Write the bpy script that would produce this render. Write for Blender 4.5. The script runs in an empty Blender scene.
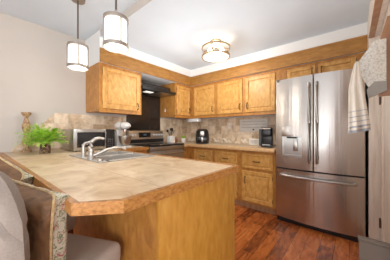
import bpy, bmesh, math, random
from mathutils import Vector, Matrix
random.seed(7)
S = bpy.context.scene
COL = S.collection
PI = math.pi

# ------------------------------------------------------------------ camera
cam_d = bpy.data.cameras.new('camera'); cam = bpy.data.objects.new('camera', cam_d); COL.objects.link(cam)
cam.location = (2.905, -3.168, 1.151)
cam.rotation_euler = (PI/2, 0, math.radians(39.963))
cam_d.sensor_width = 36; cam_d.sensor_fit = 'HORIZONTAL'
cam_d.lens = 36*189.3/390; cam_d.clip_start = .02
cam_d.shift_y = .4/390
S.camera = cam
# ------------------------------------------------------------------ world, lights, exposure
S.view_settings.view_transform = 'Standard'; S.view_settings.look = 'None'
S.view_settings.gamma = 1; S.view_settings.use_curve_mapping = False
S.view_settings.exposure = 0.3
W = bpy.data.worlds.new('world'); S.world = W; W.use_nodes = True
W.node_tree.nodes['Background'].inputs[0].default_value = (.85, .92, 1, 1)
W.node_tree.nodes['Background'].inputs[1].default_value = 1.2

def area(name, loc, target, sx, sy, power, col=(1, 1, 1)):
    l = bpy.data.lights.new(name, 'AREA'); l.shape = 'RECTANGLE'; l.size = sx; l.size_y = sy
    l.energy = power; l.color = col
    o = bpy.data.objects.new(name, l); COL.objects.link(o); o.location = loc
    d = Vector(target)-Vector(loc); o.rotation_euler = d.to_track_quat('-Z', 'Y').to_euler()
    return o
def point(name, loc, power, r=.05, col=(1, .92, .82)):
    l = bpy.data.lights.new(name, 'POINT'); l.energy = power; l.shadow_soft_size = r; l.color = col
    o = bpy.data.objects.new(name, l); COL.objects.link(o); o.location = loc
    return o
area('window_daylight', (5.6, -6.3, 1.45), (3.0, 0, 1.3), 1.5, 1.8, 100, (.88, .94, 1))
area('side_daylight_lamp', (6.3, -4.2, 1.4), (0, -3.0, 1.2), 1.9, 1.7, 30, (.88, .94, 1))
area('side_daylight_lamp', (.08, -5.5, 1.2), (3, -5.3, 1.2), .35, 2.0, 14, (.9, .95, 1))  # strip lamp added for the refrigerator's bright streak; the wall has no opening here
# added upward fill lamps that brighten the dining and kitchen ceilings
area('ceiling_fill', (2.6, -4.3, 1.2), (1.8, -3.8, 2.6), 1.6, 1.6, 32, (.9, .95, 1))
area('ceiling_fill', (2.3, -1.75, 1.0), (2.2, -1.5, 2.6), 1.0, .7, 6, (.9, .95, 1))
area('ceiling_fill', (1.1, -1.35, 1.45), (.8, -1.2, 2.6), .9, .9, 5, (.9, .95, 1))

# ------------------------------------------------------------------ materials
def mat(name, col, rough=.5, metal=0, **k):
    m = bpy.data.materials.new(name); m.use_nodes = True
    b = m.node_tree.nodes['Principled BSDF']
    b.inputs['Base Color'].default_value = (*col, 1); b.inputs['Roughness'].default_value = rough
    b.inputs['Metallic'].default_value = metal
    for a, v in k.items(): b.inputs[a].default_value = v
    return m
def nodes(m): return m.node_tree.nodes, m.node_tree.links, m.node_tree.nodes['Principled BSDF']
def ramp(N, stops):
    r = N.new('ShaderNodeValToRGB'); e = r.color_ramp.elements
    while len(e) > 1: e.remove(e[-1])
    e[0].position = stops[0][0]; e[0].color = (*stops[0][1], 1)
    for p, c in stops[1:]:
        q = e.new(p); q.color = (*c, 1)
    return r
def coords(N, L, scale=(1, 1, 1), rot=(0, 0, 0)):
    g = N.new('ShaderNodeNewGeometry'); mp = N.new('ShaderNodeMapping')
    mp.inputs['Scale'].default_value = scale; mp.inputs['Rotation'].default_value = rot
    L.new(g.outputs['Position'], mp.inputs['Vector']); return mp
def noisy(name, stops, scale, nscale=1, rough=.5, metal=0, bump=0, rot=(0, 0, 0), detail=4, dist=0, **k):
    m = mat(name, stops[0][1], rough, metal, **k); N, L, B = nodes(m)
    mp = coords(N, L, scale, rot); n = N.new('ShaderNodeTexNoise')
    n.inputs['Scale'].default_value = nscale; n.inputs['Detail'].default_value = detail
    n.inputs['Distortion'].default_value = dist
    L.new(mp.outputs[0], n.inputs['Vector']); r = ramp(N, stops)
    L.new(n.outputs['Fac'], r.inputs[0]); L.new(r.outputs[0], B.inputs['Base Color'])
    if bump:
        bp = N.new('ShaderNodeBump'); bp.inputs['Strength'].default_value = bump; bp.inputs['Distance'].default_value = .01
        L.new(n.outputs['Fac'], bp.inputs['Height']); L.new(bp.outputs[0], B.inputs['Normal'])
    return m
def wood(name, a, b, c, scale=(5, 5, 1.2), rough=.38):
    return noisy(name, [(.28, a), (.5, b), (.72, c)], scale, 3.2, rough, detail=6, dist=.6)
def tiles(name, size, stops, grout, uaxis, vaxis, rough=.4, rot=0, nscale=5, mortar=.018, vary=.25):
    """square tiles laid on the plane spanned by two world axes"""
    m = mat(name, stops[0][1], rough); N, L, B = nodes(m)
    g = N.new('ShaderNodeNewGeometry'); sp = N.new('ShaderNodeSeparateXYZ'); cb = N.new('ShaderNodeCombineXYZ')
    L.new(g.outputs['Position'], sp.inputs[0]); L.new(sp.outputs[uaxis], cb.inputs[0]); L.new(sp.outputs[vaxis], cb.inputs[1])
    mp = N.new('ShaderNodeMapping'); mp.inputs['Rotation'].default_value = (0, 0, rot)
    mp.inputs['Scale'].default_value = (1/size, 1/size, 1); L.new(cb.outputs[0], mp.inputs[0])
    br = N.new('ShaderNodeTexBrick'); br.offset = 0; br.squash = 1
    br.inputs['Scale'].default_value = 1; br.inputs['Brick Width'].default_value = 1; br.inputs['Row Height'].default_value = 1
    br.inputs['Mortar Size'].default_value = mortar; br.inputs['Color1'].default_value = (0, 0, 0, 1); br.inputs['Color2'].default_value = (1, 1, 1, 1)
    br.inputs['Mortar'].default_value = (.5, .5, .5, 1); L.new(mp.outputs[0], br.inputs['Vector'])
    n = N.new('ShaderNodeTexNoise'); n.inputs['Scale'].default_value = nscale; n.inputs['Detail'].default_value = 8
    n.inputs['Roughness'].default_value = .65; n.inputs['Distortion'].default_value = .8
    L.new(g.outputs['Position'], n.inputs['Vector'])
    mx = N.new('ShaderNodeMix'); mx.data_type = 'FLOAT'; mx.inputs[0].default_value = vary
    sc = N.new('ShaderNodeSeparateColor'); L.new(br.outputs['Color'], sc.inputs[0])
    L.new(n.outputs['Fac'], mx.inputs[2]); L.new(sc.outputs[0], mx.inputs[3])
    r = ramp(N, stops); L.new(mx.outputs[0], r.inputs[0])
    m2 = N.new('ShaderNodeMix'); m2.data_type = 'RGBA'; L.new(br.outputs['Fac'], m2.inputs[0])
    L.new(r.outputs[0], m2.inputs[6]); m2.inputs[7].default_value = (*grout, 1)
    L.new(m2.outputs[2], B.inputs['Base Color'])
    return m

M = {}
M['oak'] = wood('honey_wood', (.34, .13, .024), (.45, .195, .040), (.53, .25, .06), (7, 7, 4))
M['oak_door'] = wood('honey_wood_panel', (.48, .22, .046), (.60, .315, .082), (.70, .40, .125), (7, 7, 4))
M['oak_end'] = noisy('golden_wood_panel', [(.3, (.42, .18, .022)), (.5, (.50, .225, .032)), (.7, (.56, .28, .05))], (9, 9, 3), 3.5, .35, detail=8, dist=.4)
M['nosing'] = wood('counter_edge_wood', (.24, .09, .018), (.42, .175, .038), (.52, .245, .065), (16, 16, 30))
M['fascia'] = wood('fascia_wood', (.28, .12, .022), (.36, .165, .035), (.44, .22, .052), (2.5, 2.5, 8))
M['dark_wood'] = wood('dark_brown_wood', (.13, .05, .02), (.2, .08, .03), (.26, .11, .045))
M['mid_wood'] = wood('brown_wood', (.28, .13, .06), (.36, .18, .09), (.44, .24, .13))
M['whitewash'] = wood('whitewashed_wood', (.64, .53, .43), (.76, .66, .56), (.82, .73, .64), (14, 14, 1))
M['travertine'] = tiles('countertop_tile', .33, [(.28, (.46, .295, .155)), (.45, (.63, .46, .285)), (.58, (.74, .585, .395)), (.75, (.82, .70, .52))], (.50, .35, .22), 0, 1, .33, 0, 6.5, .008, .10)
bs = [(.3, (.36, .23, .13)), (.45, (.58, .42, .27)), (.58, (.76, .60, .43)), (.75, (.86, .74, .59))]
M['bs_left'] = tiles('backsplash_tile_left', .155, bs, (.55, .47, .38), 1, 2, .45, 0, 9, .015, .2)
M['bs_back'] = tiles('backsplash_tile_back', .155, bs, (.55, .47, .38), 0, 2, .45, 0, 9, .015, .2)
M['mosaic'] = tiles('mosaic_tile', .042, [(.2, (.50, .32, .16)), (.5, (.78, .64, .46)), (.8, (.88, .80, .67))], (.60, .50, .38), 0, 2, .4, PI/4, 30, .05, .8)
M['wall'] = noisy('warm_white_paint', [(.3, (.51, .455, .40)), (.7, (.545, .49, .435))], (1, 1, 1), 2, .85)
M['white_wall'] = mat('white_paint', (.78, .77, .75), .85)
M['ceiling'] = noisy('ceiling_paint', [(.3, (.63, .69, .745)), (.7, (.66, .72, .775))], (1, 1, 1), 3, .9)
M['steel'] = mat('stainless_steel', (.56, .52, .48), .27, 1)
M['steel'].node_tree.nodes['Principled BSDF'].inputs['Anisotropic'].default_value = .75
M['steel'].node_tree.nodes['Principled BSDF'].inputs['Anisotropic Rotation'].default_value = .25
M['steel_plain'] = mat('satin_steel', (.50, .48, .45), .32, 1)
M['chrome'] = mat('brushed_nickel', (.50, .46, .41), .36, 1)
M['nickel_dark'] = mat('aged_nickel', (.36, .31, .26), .45, .7)
M['bronze'] = mat('champagne_bronze', (.50, .36, .22), .32, 1)
M['rod'] = mat('dark_bronze_rod', (.16, .125, .10), .4, .7)
M['brass'] = mat('antique_brass', (.12, .075, .03), .45, .6)
M['black'] = mat('black_plastic', (.013, .012, .012), .35)
M['black_gloss'] = mat('black_glass', (.012, .010, .010), .2)
M['hood_panel'] = mat('dark_brown_glossy_panel', (.022, .014, .010), .18)
M['grey_dark'] = mat('charcoal', (.06, .06, .06), .5)
M['white'] = mat('white_ceramic', (.80, .78, .74), .3)
M['white_plastic'] = mat('white_plastic', (.78, .77, .74), .5)
M['mixer'] = mat('silver_enamel', (.70, .68, .65), .28, .2)
M['uphol'] = noisy('beige_upholstery', [(.3, (.23, .18, .145)), (.7, (.27, .215, .175))], (60, 60, 60), 3, .8, bump=.1)
M['uphol_seat'] = noisy('taupe_upholstery', [(.3, (.46, .38, .32)), (.7, (.52, .44, .375))], (60, 60, 60), 3, .8, bump=.1)
M['satin'] = noisy('brown_satin', [(.3, (.10, .045, .018)), (.7, (.25, .125, .052))], (8, 8, 8), 2, .5, bump=.6, dist=1)
M['trim_cord'] = noisy('gold_braid', [(.3, (.35, .22, .09)), (.7, (.62, .45, .24))], (60, 60, 60), 2, .6)
M['towel'] = noisy('cream_towel', [(.3, (.62, .55, .46)), (.7, (.70, .63, .54))], (80, 80, 80), 2, .9, bump=.2)
M['towel_stripe'] = mat('grey_blue_stripe', (.33, .34, .36), .9)
M['taupe'] = mat('taupe_paint', (.14, .11, .085), .6)
M['grey_band'] = mat('grey_band', (.30, .28, .25), .6)
M['leaf'] = noisy('fern_green', [(.3, (.12, .30, .015)), (.5, (.32, .58, .04)), (.72, (.62, .80, .12))], (14, 14, 14), 2, .5)
M['leaf'].node_tree.nodes['Principled BSDF'].inputs['Transmission Weight'].default_value = 0
M['carved'] = noisy('carved_wood', [(.35, (.20, .10, .04)), (.6, (.48, .30, .15))], (30, 30, 20), 2, .5)
M['pot_glass'] = noisy('mercury_glass', [(.42, (.07, .035, .02)), (.6, (.38, .26, .17))], (30, 30, 30), 2, .2, .3)
M['paper'] = mat('cream_card', (.80, .76, .66), .7)
M['sign_wood'] = noisy('white_sign_board', [(.3, (.60, .55, .49)), (.7, (.70, .66, .60))], (4, 4, 30), 2, .7)
M['tile_cream'] = mat('cream_plate', (.72, .63, .52), .5)
M['edge_light'] = wood('light_edge_wood', (.50, .27, .10), (.64, .39, .18), (.74, .50, .27), (14, 14, 20))
M['ink'] = mat('brown_grey_ink', (.22, .17, .14), .7)
M['rubber'] = mat('dark_rubber', (.02, .02, .02), .8)
M['hinge'] = mat('bronze_hinge', (.10, .06, .03), .5, .5)
M['bowl_steel'] = mat('sink_steel', (.55, .52, .48), .5, .7)
M['copper'] = mat('amber_bottle', (.25, .10, .02), .2)

# brushed sheet steel is never quite flat: gentle waviness across its width
def wavy(m):
    N, L, B = nodes(m); mp = coords(N, L, (26, 1, .35)); n = N.new('ShaderNodeTexNoise'); n.inputs['Scale'].default_value = 1; n.inputs['Detail'].default_value = 3
    L.new(mp.outputs[0], n.inputs['Vector']); bp = N.new('ShaderNodeBump'); bp.inputs['Strength'].default_value = .5; bp.inputs['Distance'].default_value = .004
    L.new(n.outputs['Fac'], bp.inputs['Height']); L.new(bp.outputs[0], B.inputs['Normal'])
wavy(M['steel'])
# brocade: floral fabric
def brocade():
    m = mat('floral_brocade', (.5, .45, .35), .75); N, L, B = nodes(m)
    mp = coords(N, L, (1, 1, 1)); v = N.new('ShaderNodeTexNoise'); v.inputs['Scale'].default_value = 26
    v.inputs['Detail'].default_value = 3; v.inputs['Distortion'].default_value = 2.2; L.new(mp.outputs[0], v.inputs['Vector'])
    r = ramp(N, [(.0, (.60, .54, .42)), (.45, (.62, .55, .43)), (.49, (.18, .22, .10)), (.54, (.24, .28, .17)), (.57, (.58, .50, .38)), (.64, (.38, .12, .09)), (.70, (.30, .35, .40))])
    r.color_ramp.interpolation = 'CONSTANT'
    L.new(v.outputs['Fac'], r.inputs[0]); L.new(r.outputs[0], B.inputs['Base Color']); return m
M['brocade'] = brocade()
# speckled plaster texture
def speckle():
    m = noisy('speckled_white', [(.34, (.52, .48, .41)), (.5, (.68, .65, .58)), (.7, (.76, .73, .67))], (55, 55, 55), 2, .9, bump=.9)
    return m
M['speckle'] = speckle()
# floor planks (run along y)
def floor_mat():
    m = mat('hardwood_floor', (.2, .06, .03), .27); N, L, B = nodes(m)
    g = N.new('ShaderNodeNewGeometry'); mp = N.new('ShaderNodeMapping'); mp.inputs['Rotation'].default_value = (0, 0, PI/2)
    L.new(g.outputs['Position'], mp.inputs[0])
    br = N.new('ShaderNodeTexBrick'); br.inputs['Scale'].default_value = 1; br.inputs['Brick Width'].default_value = .9
    br.inputs['Row Height'].default_value = .115; br.inputs['Mortar Size'].default_value = .0016; br.offset = .37
    br.inputs['Color1'].default_value = (0, 0, 0, 1); br.inputs['Color2'].default_value = (1, 1, 1, 1); br.inputs['Mortar'].default_value = (.3, .3, .3, 1)
    L.new(mp.outputs[0], br.inputs['Vector'])
    m2 = N.new('ShaderNodeMapping'); m2.inputs['Scale'].default_value = (11, 3.2, 1); L.new(g.outputs['Position'], m2.inputs[0])
    n = N.new('ShaderNodeTexNoise'); n.inputs['Scale'].default_value = 1.6; n.inputs['Detail'].default_value = 7; n.inputs['Distortion'].default_value = 1.4
    L.new(m2.outputs[0], n.inputs['Vector'])
    sc = N.new('ShaderNodeSeparateColor'); L.new(br.outputs['Color'], sc.inputs[0])
    mx = N.new('ShaderNodeMix'); mx.data_type = 'FLOAT'; mx.inputs[0].default_value = .28
    L.new(n.outputs['Fac'], mx.inputs[2]); L.new(sc.outputs[0], mx.inputs[3])
    r = ramp(N, [(.25, (.10, .024, .008)), (.42, (.28, .07, .017)), (.58, (.50, .14, .03)), (.78, (.66, .23, .06))])
    L.new(mx.outputs[0], r.inputs[0])
    q = N.new('ShaderNodeMix'); q.data_type = 'RGBA'; L.new(br.outputs['Fac'], q.inputs[0]); L.new(r.outputs[0], q.inputs[6])
    q.inputs[7].default_value = (.03, .01, .006, 1); L.new(q.outputs[2], B.inputs['Base Color'])
    return m
M['floor'] = floor_mat()
def emis(name, col, e, base=(.9, .9, .88)):
    m = mat(name, base, .3); b = m.node_tree.nodes['Principled BSDF']
    b.inputs['Emission Color'].default_value = (*col, 1); b.inputs['Emission Strength'].default_value = e
    return m
M['glow'] = emis('lit_frosted_glass', (1, .93, .82), 1.15)
M['glow_hot'] = emis('lit_bulb', (1, .9, .72), 6)
M['glow_warm'] = emis('lit_warm_glass', (1, .80, .58), .5)
M['clear_glass'] = mat('clear_seeded_glass', (.95, .93, .9), .12, 0, **{'Transmission Weight': 1.0, 'IOR': 1.1})
M['lamp_on'] = emis('hood_lamp_lens', (1, .9, .75), .5)
M['display'] = emis('clock_display', (.3, .5, .7), .12, (.02, .02, .02))

# ------------------------------------------------------------------ geometry helpers
class G:
    """collects shapes into one bmesh; coordinates are world coordinates"""
    def __init__(s): s.b = bmesh.new()
    def _add(s, verts, faces):
        v = [s.b.verts.new(p) for p in verts]
        for f in faces:
            try: s.b.faces.new([v[i] for i in f])
            except ValueError: pass
        return s
    def box(s, x0, x1, y0, y1, z0, z1, bev=0, seg=2):
        x0, x1 = min(x0, x1), max(x0, x1); y0, y1 = min(y0, y1), max(y0, y1); z0, z1 = min(z0, z1), max(z0, z1)
        t = bmesh.new(); bmesh.ops.create_cube(t, size=1)
        for v in t.verts: v.co = Vector(((x0+x1)/2+v.co.x*(x1-x0), (y0+y1)/2+v.co.y*(y1-y0), (z0+z1)/2+v.co.z*(z1-z0)))
        if bev: bmesh.ops.bevel(t, geom=t.edges[:], offset=bev, segments=seg, profile=.5, affect='EDGES')
        s.merge(t); return s
    def merge(s, t, mtx=None):
        mp = {v: s.b.verts.new((mtx @ v.co) if mtx else v.co) for v in t.verts}
        for f in t.faces:
            try: s.b.faces.new([mp[v] for v in f.verts])
            except ValueError: pass
        t.free()
    def prism(s, poly, z0, z1, axis='z', bev=0):
        """extrude 2D polygon along an axis: z -> (x,y), x -> (y,z), y -> (x,z)"""
        def P(p, h): return {'z': (p[0], p[1], h), 'x': (h, p[0], p[1]), 'y': (p[0], h, p[1])}[axis]
        t = bmesh.new(); n = len(poly)
        a = [t.verts.new(P(p, z0)) for p in poly]; b = [t.verts.new(P(p, z1)) for p in poly]
        t.faces.new(a); t.faces.new(b[::-1])
        for i in range(n): t.faces.new([a[i], b[i], b[(i+1) % n], a[(i+1) % n]])
        bmesh.ops.recalc_face_normals(t, faces=t.faces[:])
        if bev: bmesh.ops.bevel(t, geom=t.edges[:], offset=bev, segments=2, profile=.5, affect='EDGES')
        s.merge(t); return s
    def cyl(s, p, r, h, axis='z', n=24, r2=None, caps=True):
        return s.lathe([(r, 0), (r if r2 is None else r2, h)], p, axis, n, caps)
    def lathe(s, prof, p=(0, 0, 0), axis='z', n=24, caps=True):
        """profile of (radius, height) pairs turned about an axis through p"""
        rings = []
        for r, h in prof:
            ring = []
            for i in range(n):
                a = 2*PI*i/n; c, d = r*math.cos(a), r*math.sin(a)
                q = {'z': (c, d, h), 'x': (h, c, d), 'y': (c, h, d)}[axis]
                ring.append(s.b.verts.new((p[0]+q[0], p[1]+q[1], p[2]+q[2])))
            rings.append(ring)
        for a, b in zip(rings, rings[1:]):
            for i in range(n): s.b.faces.new([a[i], a[(i+1) % n], b[(i+1) % n], b[i]])
        if caps: s.b.faces.new(rings[0][::-1]); s.b.faces.new(rings[-1])
        return s
    def tube(s, pts, r, n=10, rs=None):
        pts = [Vector(p) for p in pts]; rings = []
        up = Vector((0, 0, 1))
        for i, p in enumerate(pts):
            d = (pts[min(i+1, len(pts)-1)]-pts[max(i-1, 0)]).normalized()
            u = d.cross(up)
            if u.length < 1e-3: u = d.cross(Vector((1, 0, 0)))
            u.normalize(); w = d.cross(u).normalized(); rr = rs[i] if rs else r
            rings.append([s.b.verts.new(p+(u*math.cos(2*PI*k/n)+w*math.sin(2*PI*k/n))*rr) for k in range(n)])
        for a, b in zip(rings, rings[1:]):
            for k in range(n): s.b.faces.new([a[k], a[(k+1) % n], b[(k+1) % n], b[k]])
        s.b.faces.new(rings[0][::-1]); s.b.faces.new(rings[-1]); return s
    def ring(s, p, ro, ri, z0, z1, n=40):
        return s.lathe([(ri, z0), (ro, z0), (ro, z1), (ri, z1), (ri, z0)], p, 'z', n, False)
    def ball(s, p, rx, ry=None, rz=None, u=20, v=12):
        ry = ry or rx; rz = rz or rx; t = bmesh.new(); bmesh.ops.create_uvsphere(t, u_segments=u, v_segments=v, radius=1)
        for q in t.verts: q.co = Vector((p[0]+q.co.x*rx, p[1]+q.co.y*ry, p[2]+q.co.z*rz))
        s.merge(t); return s
    def grid(s, fn, nu, nv, thick=0, closed_u=False):
        vs = [[s.b.verts.new(fn(i/(nu-1), j/(nv-1))) for j in range(nv)] for i in range(nu)]
        for i in range(nu-1):
            for j in range(nv-1): s.b.faces.new([vs[i][j], vs[i+1][j], vs[i+1][j+1], vs[i][j+1]])
        return s
    def shift(s, x, y, z):
        bmesh.ops.translate(s.b, vec=(x, y, z), verts=s.b.verts[:]); return s
    def rot(s, c, rz=0, rx=0, ry=0):
        m = Matrix.Translation(c) @ Matrix.Rotation(rz, 4, 'Z') @ Matrix.Rotation(ry, 4, 'Y') @ Matrix.Rotation(rx, 4, 'X') @ Matrix.Translation(-Vector(c))
        bmesh.ops.transform(s.b, matrix=m, verts=s.b.verts[:]); return s

def obj(name, g, m, parent=None, smooth=True, label=None, solid=0, sub=0):
    me = bpy.data.meshes.new(name); bmesh.ops.recalc_face_normals(g.b, faces=g.b.faces[:])
    org = Vector((0, 0, 0))
    if parent is not None: org = parent['_o'] if False else ORG[parent.name]
    for v in g.b.verts: v.co -= org
    g.b.to_mesh(me); g.b.free()
    ms = m if isinstance(m, (list, tuple)) else [m]
    for q in ms: me.materials.append(M[q])
    o = bpy.data.objects.new(name, me); COL.objects.link(o)
    if parent is not None: o.parent = parent
    ORG[o.name] = org
    if smooth:
        for p in me.polygons: p.use_smooth = True
        es = [e for e in me.edges]
        bm = bmesh.new(); bm.from_mesh(me)
        for e in bm.edges:
            if len(e.link_faces) == 2 and e.calc_face_angle(0) > .6: e.smooth = False
        bm.to_mesh(me); bm.free()
    if solid:
        md = o.modifiers.new('thickness', 'SOLIDIFY'); md.thickness = solid; md.offset = 0
    if sub:
        md = o.modifiers.new('smooth', 'SUBSURF'); md.levels = md.render_levels = sub
    if label: o['label'] = label
    return o
ORG = {}
def thing(name, label, cat, loc, group=None):
    o = bpy.data.objects.new(name, None); COL.objects.link(o); o.location = loc; o.empty_display_size = .05
    o['label'] = label; o['category'] = cat
    if group: o['group'] = group
    ORG[o.name] = Vector(loc); return o
def solo(name, g, m, label, cat, group=None, **k):
    o = obj(name, g, m, None, **k); o['label'] = label; o['category'] = cat
    if group: o['group'] = group
    return o
def struct(name, g, m, parent=None, **k):
    o = obj(name, g, m, parent, smooth=k.pop('smooth', False), **k)
    if parent is None: o['kind'] = 'structure'
    return o

# ------------------------------------------------------------------ the setting
SX0 = .46
KC, DC = 2.335, 2.42             # kitchen and dining ceiling heights
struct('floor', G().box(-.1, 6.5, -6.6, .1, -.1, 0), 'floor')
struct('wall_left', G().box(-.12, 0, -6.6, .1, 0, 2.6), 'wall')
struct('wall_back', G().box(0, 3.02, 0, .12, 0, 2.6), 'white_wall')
struct('wall_header', G().box(SX0, 3.02, -2.103, -2.10, KC-.002, DC), 'wall')
struct('ceiling', G().box(0, 6.5, -6.6, -2.10, DC, 2.6).box(0, 3.3, -2.10, 0, KC, 2.6), 'ceiling')
# boxed bulkhead above the cabinets
SX, SY = .456, -.367
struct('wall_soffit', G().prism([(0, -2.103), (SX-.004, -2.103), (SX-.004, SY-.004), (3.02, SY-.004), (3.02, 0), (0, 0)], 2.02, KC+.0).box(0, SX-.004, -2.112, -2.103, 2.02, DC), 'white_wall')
# wooden fascia boards
struct('trim_1', G().box(SX-.004, SX+.014, -2.112, SY-.02, 2.02, 2.19).box(SX+.014, SX+.024, -2.112, SY-.02, 2.165, 2.19).box(SX+.014, SX+.034, -2.112, SY-.02, 2.015, 2.038), 'fascia')
struct('trim_2', G().box(SX-.004, 3.018, SY-.02, SY-.004, 2.02, 2.19).box(SX+.02, 3.018, SY-.03, SY-.02, 2.165, 2.19).box(SX+.034, 3.018, SY-.04, SY-.02, 2.015, 2.038), 'fascia')
# right wall with a recessed door, brown wooden head over it
struct('wall_right', G().box(3.02, 3.2, -.62, 0.12, 0, 2.6).box(3.02, 3.2, -2.1, -.62, 2.08, 2.6).box(3.062, 3.2, -2.1, -.62, 2.07, 2.08).box(3.16, 3.2, -2.1, -.62, 0, 2.08), 'whitewash')
struct('trim_3', G().box(3.02, 3.062, -2.1, -.62, 2.062, 2.08), 'mid_wood')
d = struct('door_1', G().box(3.11, 3.155, -2.05, -.64, .01, 2.06, .003).box(3.10, 3.115, -2.05, -.70, .01, .2).box(3.10, 3.115, -2.05, -.70, 1.88, 2.06).box(3.10, 3.115, -.80, -.70, .2, 1.88), 'whitewash')
obj('hinge', G().box(3.098, 3.10, -.745, -.70, 1.40, 1.47).cyl((3.094, -.70, 1.39), .007, .09), 'hinge', d)
obj('hinge', G().box(3.098, 3.10, -.745, -.70, .25, .32).cyl((3.094, -.70, .24), .007, .09), 'hinge', d)
# dining side of the room behind the camera, with windows
struct('wall_front', G().box(0, 1.0, -6.6, -6.48, 0, DC).box(2.2, 4.7, -6.6, -6.48, 0, DC).box(6.35, 6.5, -6.6, -6.48, 0, DC)
       .box(1.0, 2.2, -6.6, -6.48, 0, .7).box(1.0, 2.2, -6.6, -6.48, 2.15, DC).box(4.7, 6.35, -6.6, -6.48, 0, .55).box(4.7, 6.35, -6.6, -6.48, 2.25, DC), 'wall')
struct('wall_side', G().box(6.4, 6.5, -6.5, -5.2, 0, DC).box(6.4, 6.5, -3.2, -1.9, 0, DC).box(6.4, 6.5, -5.2, -3.2, 0, .5).box(6.4, 6.5, -5.2, -3.2, 2.2, DC).box(3.2, 6.5, -2.1, -2.0, 0, DC), 'wall')
struct('window_1', G().box(4.7, 4.76, -6.56, -6.5, .55, 2.25).box(6.29, 6.35, -6.56, -6.5, .55, 2.25).box(5.5, 5.56, -6.56, -6.5, .55, 2.25).box(4.7, 6.35, -6.56, -6.5, .55, .61).box(4.7, 6.35, -6.56, -6.5, 2.19, 2.25), 'white_plastic')
struct('window_2', G().box(1.0, 1.06, -6.56, -6.5, .7, 2.15).box(2.14, 2.2, -6.56, -6.5, .7, 2.15).box(1, 2.2, -6.56, -6.5, .7, .76).box(1, 2.2, -6.56, -6.5, 2.09, 2.15), 'white_plastic')
# tiled backsplashes
struct('trim_4', G().prism([(-2.87, .912), (-2.87, .93), (-2.47, 1.372), (-2.085, 1.372), (-2.085, 1.372), (-1.50, 1.372), (-1.50, .912)], .0005, .012, 'x'), 'bs_left')
struct('trim_5', G().box(.0005, .012, -.765, -.012, .912, 1.385), 'bs_left')
struct('trim_6', G().box(.012, 2.115, -.012, -.0005, .912, 1.385), 'bs_back')
struct('trim_7', G().box(.012, 2.115, -.017, -.0125, .915, 1.0), 'mosaic')

# ------------------------------------------------------------------ cabinets
def door_slab(axis, u0, u1, z0, z1, face, out=1, drawer=False):
    """framed cabinet door; axis 'x': lies along x and faces -y, axis 'y': lies along y and faces +x"""
    g = G(); fw = .05 if not drawer else .028
    def bx(a0, a1, b0, b1, d0, d1, bev=0):
        if axis == 'x': g.box(a0, a1, face-d0, face-d1, b0, b1, bev, 1)
        else: g.box(face+d0, face+d1, a0, a1, b0, b1, bev, 1)
    bx(u0+fw*.8, u1-fw*.8, z0+fw*.8, z1-fw*.8, .0, .006)
    bx(u0, u0+fw, z0, z1, 0, .020, .004); bx(u1-fw, u1, z0, z1, 0, .020, .004)
    bx(u0+fw, u1-fw, z0, z0+fw, 0, .020, .004); bx(u0+fw, u1-fw, z1-fw, z1, 0, .020, .004)
    k = fw+(.016 if drawer else .020)
    if z1-z0 > 2*k+.02: bx(u0+k, u1-k, z0+k, z1-k, .004, .016, .006)
    return g
def pull(axis, u, z, face, L=.09, vert=True):
    g = G()
    def P(a, b, d): return (a, face-d, b) if axis == 'x' else (face+d, a, b)
    pts = [(-.5, 0), (-.45, .016), (-.25, .026), (0, .028), (.25, .026), (.45, .016), (.5, 0)]
    g.tube([P(u+(0 if vert else t*L), z+(t*L if vert else 0), .018+d) for t, d in pts], .007, 8, [.010, .007, .006, .008, .006, .007, .010])
    for t in (-.5, .5):
        q = P(u+(0 if vert else t*L), z+(t*L if vert else 0), .022); g.ball(q, .009, .009, .009, 10, 6)
    return g
def hinges(axis, u, zs, face):
    g = G()
    for z in zs:
        if axis == 'x': g.cyl((u, face-.014, z-.025), .005, .05, 'z', 8)
        else: g.cyl((face+.014, u, z-.025), .005, .05, 'z', 8)
    return g
def put_hinges(axis, u, z0, z1, face, d):
    for z in (z0+.07, z1-.07) if z1-z0 > .2 else (z0+.04, z1-.04): obj('hinge', hinges(axis, u, [z], face), 'hinge', d)
def add_door(root, axis, u0, u1, z0, z1, face, pu, pz, hu=None, name='door', vert=True):
    d = obj(name, door_slab(axis, u0, u1, z0, z1, face, drawer=(name == 'drawer')), 'oak_door', root)
    if pu is not None: obj('handle', pull(axis, pu, pz, face, vert=vert), 'brass', d)
    if hu is not None: put_hinges(axis, hu, z0, z1, face, d)
    return d

UF = .43; UB = -.34
# upper cabinet left of the hood
r = thing('wall_cabinet', 'honey wood upper cabinet with one square door, left of the black range hood', 'cabinet', (.215, -1.785, 1.39), 'upper cabinets')
obj('body', G().box(.0, UF, -2.108, -1.486, 1.405, 2.02).box(UF-.02, UF+.002, -2.108, -1.486, 1.387, 1.43), 'oak', r)
add_door(r, 'y', -2.072, -1.525, 1.435, 1.975, UF, -1.565, 1.50, -2.068)
# upper cabinet right of hood on the left wall, corner
r = thing('wall_cabinet', 'narrow honey wood corner upper cabinet, just right of the black range hood', 'cabinet', (.215, -.55, 1.39), 'upper cabinets')
obj('body', G().box(.0, UF, -.773, -.0, 1.405, 2.02).box(UF-.02, UF+.002, -.773, -.345, 1.387, 1.43), 'oak', r)
add_door(r, 'y', -.735, -.385, 1.435, 1.975, UF, -.42, 1.53, -.74)
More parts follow.
